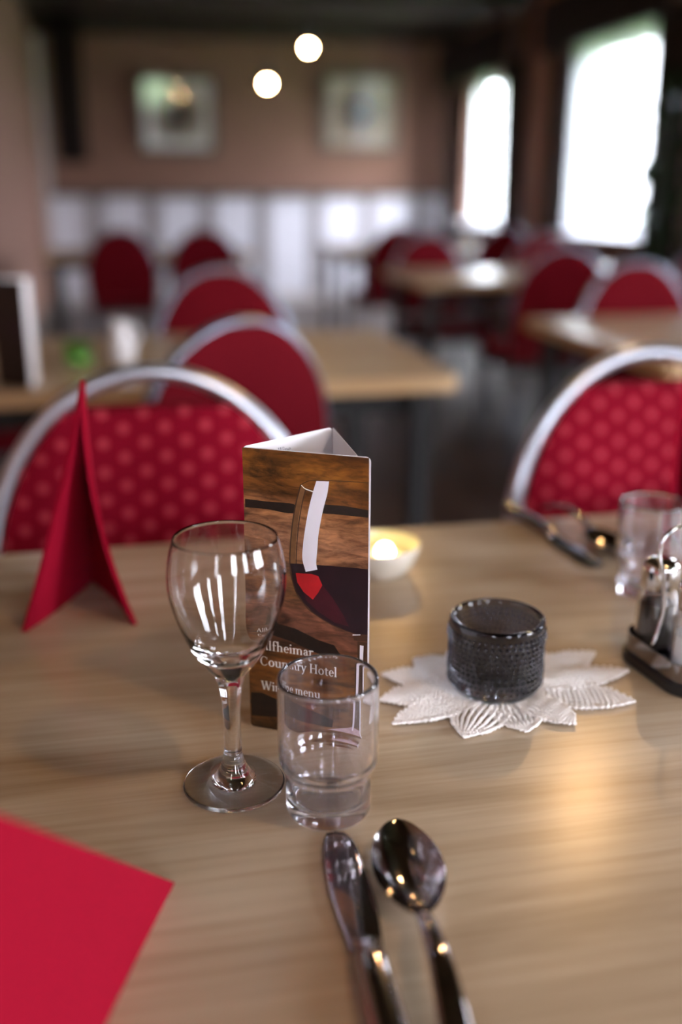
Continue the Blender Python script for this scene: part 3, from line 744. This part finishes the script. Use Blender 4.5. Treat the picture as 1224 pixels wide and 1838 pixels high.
# ------------------------------------------------------------------ cutlery
def spoon(loc, rot, label):
    r = empty('spoon', loc, rot)      # bowl tip at +y, handle towards -y
    def bowl(u, v):
        s = v; t = 2*u-1
        ln = 0.082
        y = ln*(s-0.5)
        w = 0.0212*(math.sin(pi*min(1, max(0, s)))**0.55)*(1-0.10*(1-s)) if 0 < s < 1 else 0.0006
        d = 0.0095*(1-t*t)*max(0, 1-(2*s-1)**2)**0.8
        zz = 0.0107 + 0.0015*(2*s-1)**2 - d
        return (t*w, y, zz), (0, 0, 1)
    mesh('bowl', slab(bowl, 0.0014, 28, 44), 'steel', r, smooth=True, auto=60)
    path = spline([(0, -0.0385, 0.0118), (0, -0.046, 0.0150), (0, -0.062, 0.0195), (0, -0.090, 0.0210), (0, -0.120, 0.0130), (0, -0.140, 0.0050)], 8)
    V, F = [], []; n = len(path)
    for i, p in enumerate(path):
        k = i/(n-1); w = 0.0040+0.0055*k**1.6 - (0.004 if i == n-1 else 0); h = 0.0018
        for a in range(12):
            t = 2*pi*a/12; V.append((w*math.cos(t), p.y, p.z+h*math.sin(t)*(1+0.3*(1-k))))
    for i in range(n-1):
        for a in range(12): F.append((i*12+a, i*12+(a+1) % 12, (i+1)*12+(a+1) % 12, (i+1)*12+a))
    F += [tuple(range(11, -1, -1)), tuple(range((n-1)*12, n*12))]
    mesh('handle', (V, F), 'steel', r, smooth=True)
    return tag(r, label, 'spoon', 'table spoons')
def knife(loc, rot, label):
    r = empty('table_knife', loc, rot)     # tip at +y
    # blade: outline with a straight back (left) and a bellied edge
    st = [(0.000, 0.0020, 0.0080), (0.010, 0.0014, 0.0096), (0.035, -0.0006, 0.0116), (0.060, -0.0012, 0.0110), (0.080, 0.0004, 0.0104), (0.092, 0.0026, 0.0080), (0.098, 0.0050, 0.0050)]
    rows = spline([(y, 0.5*0+a, b) for y, a, b in st], 6)
    V, F = [], []
    for q in rows:
        y, a, b = q.x, -0.0105+q.y, q.z
        for x, z in ((a, 0.0030), ((a+b)/2, 0.0036), (b, 0.0024), (b, 0.0018), ((a+b)/2, 0.0008), (a, 0.0010)): V.append((x, y, z))
    n = len(rows)
    for i in range(n-1):
        for k in range(6): F.append((i*6+k, i*6+(k+1) % 6, (i+1)*6+(k+1) % 6, (i+1)*6+k))
    F += [tuple(range(5, -1, -1)), tuple(range((n-1)*6, n*6))]
    mesh('blade', (V, F), 'steel', r, smooth=True, auto=40)
    hp = spline([(0, 0.004, 0.0042), (0, -0.004, 0.0050), (0, -0.012, 0.0058), (0, -0.045, 0.0062), (0, -0.085, 0.0060), (0, -0.110, 0.0052)], 6)
    V, F = [], []; n = len(hp)
    for i, p in enumerate(hp):
        k = i/(n-1)
        w = (0.0078 - 0.0018*math.sin(pi*min(1, k*3.2)) + 0.0032*max(0, k-0.2)) * (0.6 if i == n-1 else 1); h = 0.0034+0.0020*min(1, k*4)
        h = min(h, p.z-0.0002)
        for a in range(14):
            t = 2*pi*a/14; V.append((w*math.cos(t), p.y, p.z+h*math.sin(t)))
    for i in range(n-1):
        for a in range(14): F.append((i*14+a, i*14+(a+1) % 14, (i+1)*14+(a+1) % 14, (i+1)*14+a))
    F += [tuple(range(13, -1, -1)), tuple(range((n-1)*14, n*14))]
    mesh('handle', (V, F), 'steel', r, smooth=True)
    return tag(r, label, 'knife', 'table knives')
knife((0.0130, 0.4090, TZ+0.0002), math.radians(9.5), 'polished steel table knife lying at the near edge below the tumbler')
spoon((0.0372, 0.4640, TZ+0.0002), math.radians(6.5), 'polished steel spoon with its bowl up, right of the near knife')
knife((0.2330, 1.0420, TZ+0.0002), math.radians(180+17), 'blurred steel knife on the far edge of the front table by the right chair')
spoon((0.2850, 1.0050, TZ+0.0002), math.radians(180+17), 'blurred steel spoon on the far edge of the front table by the right napkin')

# ------------------------------------------------------------------ candle holder on doily
def holder(loc):
    r = empty('candle_holder', loc)
    R, H = 0.0352, 0.0585
    prof = [(0, 0.0010), (0.022, 0.0008), (0.0285, 0.0002), (0.0318, 0.0014), (0.0342, 0.0045), (R, 0.0085), (R, 0.020), (R, 0.036), (R+0.0002, 0.0490), (R+0.0006, 0.0530),
            (R+0.0008, 0.0560), (R+0.0003, 0.0578), (R-0.0012, H), (R-0.0030, 0.0582), (R-0.0042, 0.0568), (R-0.0047, 0.0530), (R-0.0050, 0.040), (R-0.0052, 0.022), (R-0.0062, 0.0125),
            (0.024, 0.0085), (0.012, 0.0076), (0, 0.0074)]
    pr = [(p.x, p.z) for p in spline([(a, 0, b) for a, b in prof], 3)]
    pr = [(max(0, a), b) for a, b in pr]; pr[0] = (0, pr[0][1]); pr[-1] = (0, pr[-1][1])
    mesh('cup', lathe(pr, 96), 'smoke_glass', r, smooth=True)
    rows = [(0.0085, 0.0015, 44), (0.0132, 0.0011, 56), (0.0172, 0.0015, 46), (0.0216, 0.0015, 46), (0.0256, 0.0011, 56), (0.0294, 0.0011, 56), (0.0333, 0.0013, 50),
            (0.0372, 0.0011, 56), (0.0412, 0.0015, 44), (0.0456, 0.0017, 42), (0.0498, 0.0013, 50)]
    parts = []
    for z, br, n in rows:
        rad = R + 0.0001 + (0.0004 if z > 0.045 else 0)
        # domes only: half beads sitting on the wall
        for i in range(n):
            t = 2*pi*(i+0.5*(int(z*1e4) % 2))/n
            V, F = [], []
            for ki, (rr, hh) in enumerate(((1.0, -0.10), (0.90, 0.55), (0.52, 1.0), (0, 1.15))):
                m = 8 if rr else 1
                for a in range(m):
                    q = 2*pi*a/8; V.append((rad+br*hh, br*rr*math.cos(q), z+br*rr*math.sin(q)))
            for k in range(2):
                for a in range(8): F.append((k*8+a, k*8+(a+1) % 8, (k+1)*8+(a+1) % 8, (k+1)*8+a))
            for a in range(8): F.append((16+a, 16+(a+1) % 8, 24))
            c, s = math.cos(t), math.sin(t)
            parts.append(([(x*c-y*s, x*s+y*c, zz) for x, y, zz in V], F))
    # concatenated in one go
    V, F = [], []
    for v, f in parts:
        n = len(V); V += v; F += [tuple(i+n for i in q) for q in f]
    tag(mesh('glass_beads', (V, F), 'smoke_glass', r, smooth=True), kind='stuff')
    return tag(r, 'smoky grey beaded glass candle holder standing on the white doily', 'candle holder')
holder((0.1178, 0.6905, TZ+0.0030))
def doily(c):
    r = empty('doily', (c[0], c[1], TZ))
    leaves = [(166, 0.093), (-167, 0.096), (-146, 0.103), (-116, 0.083), (-82, 0.068), (-52, 0.074), (-13, 0.101), (14, 0.110), (34, 0.106), (57, 0.080), (85, 0.074), (112, 0.074), (142, 0.080)]
    for i, (ang, ln) in enumerate(leaves):
        W0 = 0.0205*(0.86+0.14*math.sin(i*2.3))
        ph = random.random()*6
        strands = []
        NS, NP = 9, 84
        for k in range(NS):
            t = 2*k/(NS-1)-1; edge = abs(t) > 0.95
            pts, rad = [], []
            for j in range(NP+1):
                v = j/NP; st = 0.028
                prof = (math.sin(pi*min(1, 0.20+0.795*v))**0.62)*(1-0.20*v**3)
                w = W0*prof
                wob = math.sin(v*2*pi*15+ph+k)
                x = st+(ln-st)*v*(1-0.05*abs(t)**3)
                y = t*w + (0.0017*wob*(1 if t > 0 else -1) if edge else 0.0003*wob)
                z = 0.0020 + 0.0026*(1-t*t)*math.sin(pi*v)*(1 if i % 2 else 0.15) + (0.0012*max(0, wob) if edge else 0.0003*wob) + 0.0005*(i % 3)
                pts.append((x, y, z))
                rad.append((0.00135 if edge else 0.00125)*(0.55+0.45*min(1, w/0.012))*(1+0.35*math.sin(v*2*pi*19+1.7*k)))
            strands.append(tube(pts, rad, 6))
        mesh('leaf', join(*strands), 'doily', r, (0, 0, 0), math.radians(ang), smooth=True)
    V, F = lathe([(0, 0.0001), (0.040, 0.0001), (0.043, 0.0008), (0.040, 0.0014), (0.030, 0.0019), (0.020, 0.0015), (0.010, 0.0019), (0, 0.0017)], 60)
    mesh('centre', (V, F), 'doily', r, smooth=True)
    return tag(r, 'white knitted doily with pointed leaves under the grey candle holder', 'doily')
doily((0.122, 0.690))

# ------------------------------------------------------------------ salt and pepper stand
def shaker(loc, fill, fh, label):
    r = empty('shaker', loc)
    R = 0.0165
    mesh('bottle', lathe([(0, 0.0012), (R-0.003, 0.0006), (R-0.001, 0.0012), (R, 0.0032), (R-0.0002, 0.030), (R-0.0008, 0.045), (R-0.0030, 0.0540), (R-0.0036, 0.060),
          (R-0.0050, 0.060), (R-0.0046, 0.054), (R-0.0026, 0.045), (R-0.0020, 0.030), (R-0.0022, 0.0060), (R-0.005, 0.0042), (0, 0.0040)], 48), 'glass', r, smooth=True, auto=50)
    mesh('contents', lathe([(0, 0.0044), (R-0.0060, 0.0046), (R-0.0030, 0.0064), (R-0.0027, fh*0.5), (R-0.0030, fh), (R*0.5, fh+0.002), (0, fh+0.0015)], 32), fill, r, smooth=True, auto=50)
    mesh('cap', lathe([(R-0.0028, 0.0545), (R-0.0020, 0.0552), (R-0.0018, 0.071), (R-0.0030, 0.0755), (R*0.55, 0.0782), (0, 0.0788)], 40), 'chrome', r, smooth=True, auto=50)
    return tag(r, label, 'shaker', 'salt and pepper shakers')
PP, SP_ = Vector((0.2540, 0.7400, TZ+0.0105)), Vector((0.2690, 0.6950, TZ+0.0105))
shaker(PP, 'pepper', 0.042, 'pepper shaker with chrome cap in the back of the black stand')
shaker(SP_, 'salt', 0.034, 'salt shaker with chrome cap in the front of the black stand')
def stand():
    c = (PP+SP_)/2; d = SP_-PP; rot = math.atan2(d.y, d.x); h = d.length/2
    r = empty('shaker_stand', (c.x, c.y, TZ), rot)
    def stadium(R, n=18):
        return [(h+R*math.cos(-pi/2+pi*k/n), R*math.sin(-pi/2+pi*k/n)) for k in range(n+1)] + [(-h+R*math.cos(pi/2+pi*k/n), R*math.sin(pi/2+pi*k/n)) for k in range(n+1)]
    mesh('base', prismz(stadium(0.0235), 0.0002, 0.0100), 'black_plastic', r, bevel=0.002)
    ring_o, ring_i = stadium(0.0205), stadium(0.0196); n = len(ring_o)
    V = [(p[0], p[1], z) for z, q in ((0.0100, ring_o), (0.025, ring_o), (0.025, ring_i), (0.0100, ring_i)) for p in q]
    F = [(k*n+i, k*n+(i+1) % n, ((k+1) % 4)*n+(i+1) % n, ((k+1) % 4)*n+i) for k in range(4) for i in range(n)]
    mesh('collar', (V, F), 'steel_dark', r, smooth=True, auto=40)
    half = [(0.0185, 0.0265), (0.0125, 0.050), (0.0120, 0.066), (0.0160, 0.085), (0.0205, 0.101), (0.0190, 0.114), (0.0110, 0.1215), (0.0, 0.1235)]
    pts = [(0, -x, z) for x, z in half] + [(0, x, z) for x, z in reversed(half[:-1])]
    mesh('wire_handle', tube(spline(pts, 7), 0.0015, 10), 'chrome', r, smooth=True)
    return tag(r, 'black and chrome shaker stand with wire loop handle at the right edge', 'shaker stand')
stand()

# ------------------------------------------------------------------ lit candle in a ceramic bowl
r = empty('candle_bowl', (0.0380, 0.9380, TZ))
mesh('bowl', lathe([(0, 0.0006), (0.024, 0.0004), (0.027, 0.002), (0.034, 0.010), (0.0395, 0.022), (0.0415, 0.031), (0.0408, 0.0325), (0.0395, 0.031)], 56), 'ceramic', r, smooth=True)
mesh('glaze_lining', lathe([(0.0395, 0.031), (0.0370, 0.022), (0.0310, 0.011), (0.024, 0.0055), (0, 0.0050)], 56), 'ceramic_green', r, smooth=True)
tag(r, 'small cream ceramic bowl with green inside holding a lit tealight', 'bowl')
r = empty('tealight', (0.0435, 0.9330, TZ+0.0056))
mesh('cup', lathe([(0, 0.0002), (0.0185, 0.0002), (0.019, 0.001), (0.019, 0.013), (0.0184, 0.013), (0.0182, 0.010)], 40), 'chrome', r, smooth=True, auto=50)
mesh('wax', lathe([(0.0182, 0.0100), (0.010, 0.0092), (0, 0.0088)], 40), 'wax', r, smooth=True)
mesh('wick', tube([(0, 0, 0.0088), (0.0004, 0, 0.0135)], 0.0006, 6), 'black_metal', r)
mesh('flame', lathe([(0, 0.0100), (0.0060, 0.0115), (0.0088, 0.0160), (0.0088, 0.0205), (0.0062, 0.0252), (0, 0.0280)], 20), 'flame', r, smooth=True)
tag(r, 'burning tealight candle in the ceramic bowl behind the menu', 'candle')

# ------------------------------------------------------------------ things on the second table
r = empty('votive', W(-0.130, 2.275, TZ))
mesh('cup', lathe([(0, 0.0003), (0.024, 0.0003), (0.027, 0.004), (0.030, 0.030), (0.030, 0.052), (0.028, 0.052), (0.0275, 0.030), (0.024, 0.008), (0, 0.007)], 40), 'green_glass', r, smooth=True, auto=50)
mesh('wax', lathe([(0, 0.0072), (0.0235, 0.0082), (0.0262, 0.024), (0, 0.024)], 32), 'wax', r, smooth=True, auto=50)
tag(r, 'small green glass votive on the second table', 'votive')
r = empty('milk_jug', W(-0.035, 2.280, TZ))
mesh('body', lathe([(0, 0.0003), (0.022, 0.0003), (0.026, 0.004), (0.030, 0.025), (0.028, 0.050), (0.020, 0.070), (0.018, 0.082), (0.022, 0.094), (0.020, 0.094), (0.016, 0.082), (0.018, 0.070), (0.026, 0.050), (0.028, 0.025), (0.022, 0.006), (0, 0.005)], 40), 'white_ceramic', r, smooth=True)
mesh('handle', tube(spline([(0.020, 0, 0.080), (0.034, 0, 0.078), (0.040, 0, 0.058), (0.0285, 0, 0.040)], 6), 0.0035, 8), 'white_ceramic', r, smooth=True)
tag(r, 'small white ceramic jug on the second table beside the green votive', 'jug')

# ------------------------------------------------------------------ potted plant at the window
def plant():
    r = empty('potted_plant', W(2.95, 5.42, 0))
    mesh('pot', lathe([(0, 0.001), (0.11, 0.001), (0.12, 0.01), (0.16, 0.30), (0.165, 0.32), (0.15, 0.32), (0.145, 0.30), (0, 0.29)], 32), 'terracotta', r, smooth=True, auto=50)
    for k in range(3):
        a = k*2.1
        mesh('stem', tube(spline([(0.02*math.cos(a), 0.02*math.sin(a), 0.28), (0.05*math.cos(a), 0.05*math.sin(a), 0.9), (0.10*math.cos(a), 0.10*math.sin(a), 1.75)], 6), 0.009, 8), 'leaf', r, smooth=True)
    for k in range(34):
        s = k % 3; a0 = s*2.1; h = 0.55+1.2*(k/34); f = (h-0.28)/1.47
        bx, by = 0.10*f*math.cos(a0), 0.10*f*math.sin(a0)
        d = k*2.4; ln = 0.20+0.05*math.sin(k*1.7); wd = 0.055
        def fn(u, v, bx=bx, by=by, d=d, ln=ln, h=h):
            t = 2*u-1; w = wd*math.sin(pi*(0.04+0.95*v))**0.8
            rad = ln*v; z = h+0.10*v-0.17*v*v+0.25*abs(t)*w
            return (bx+rad*math.cos(d)-t*w*math.sin(d), by+rad*math.sin(d)+t*w*math.cos(d), z), (0, 0, 1)
        mesh('leaf', slab(fn, 0.0015, 6, 10), 'leaf', r, smooth=True)
    return tag(r, 'tall dark-leaved plant in a pot beside the window at the right edge', 'plant')
plant()
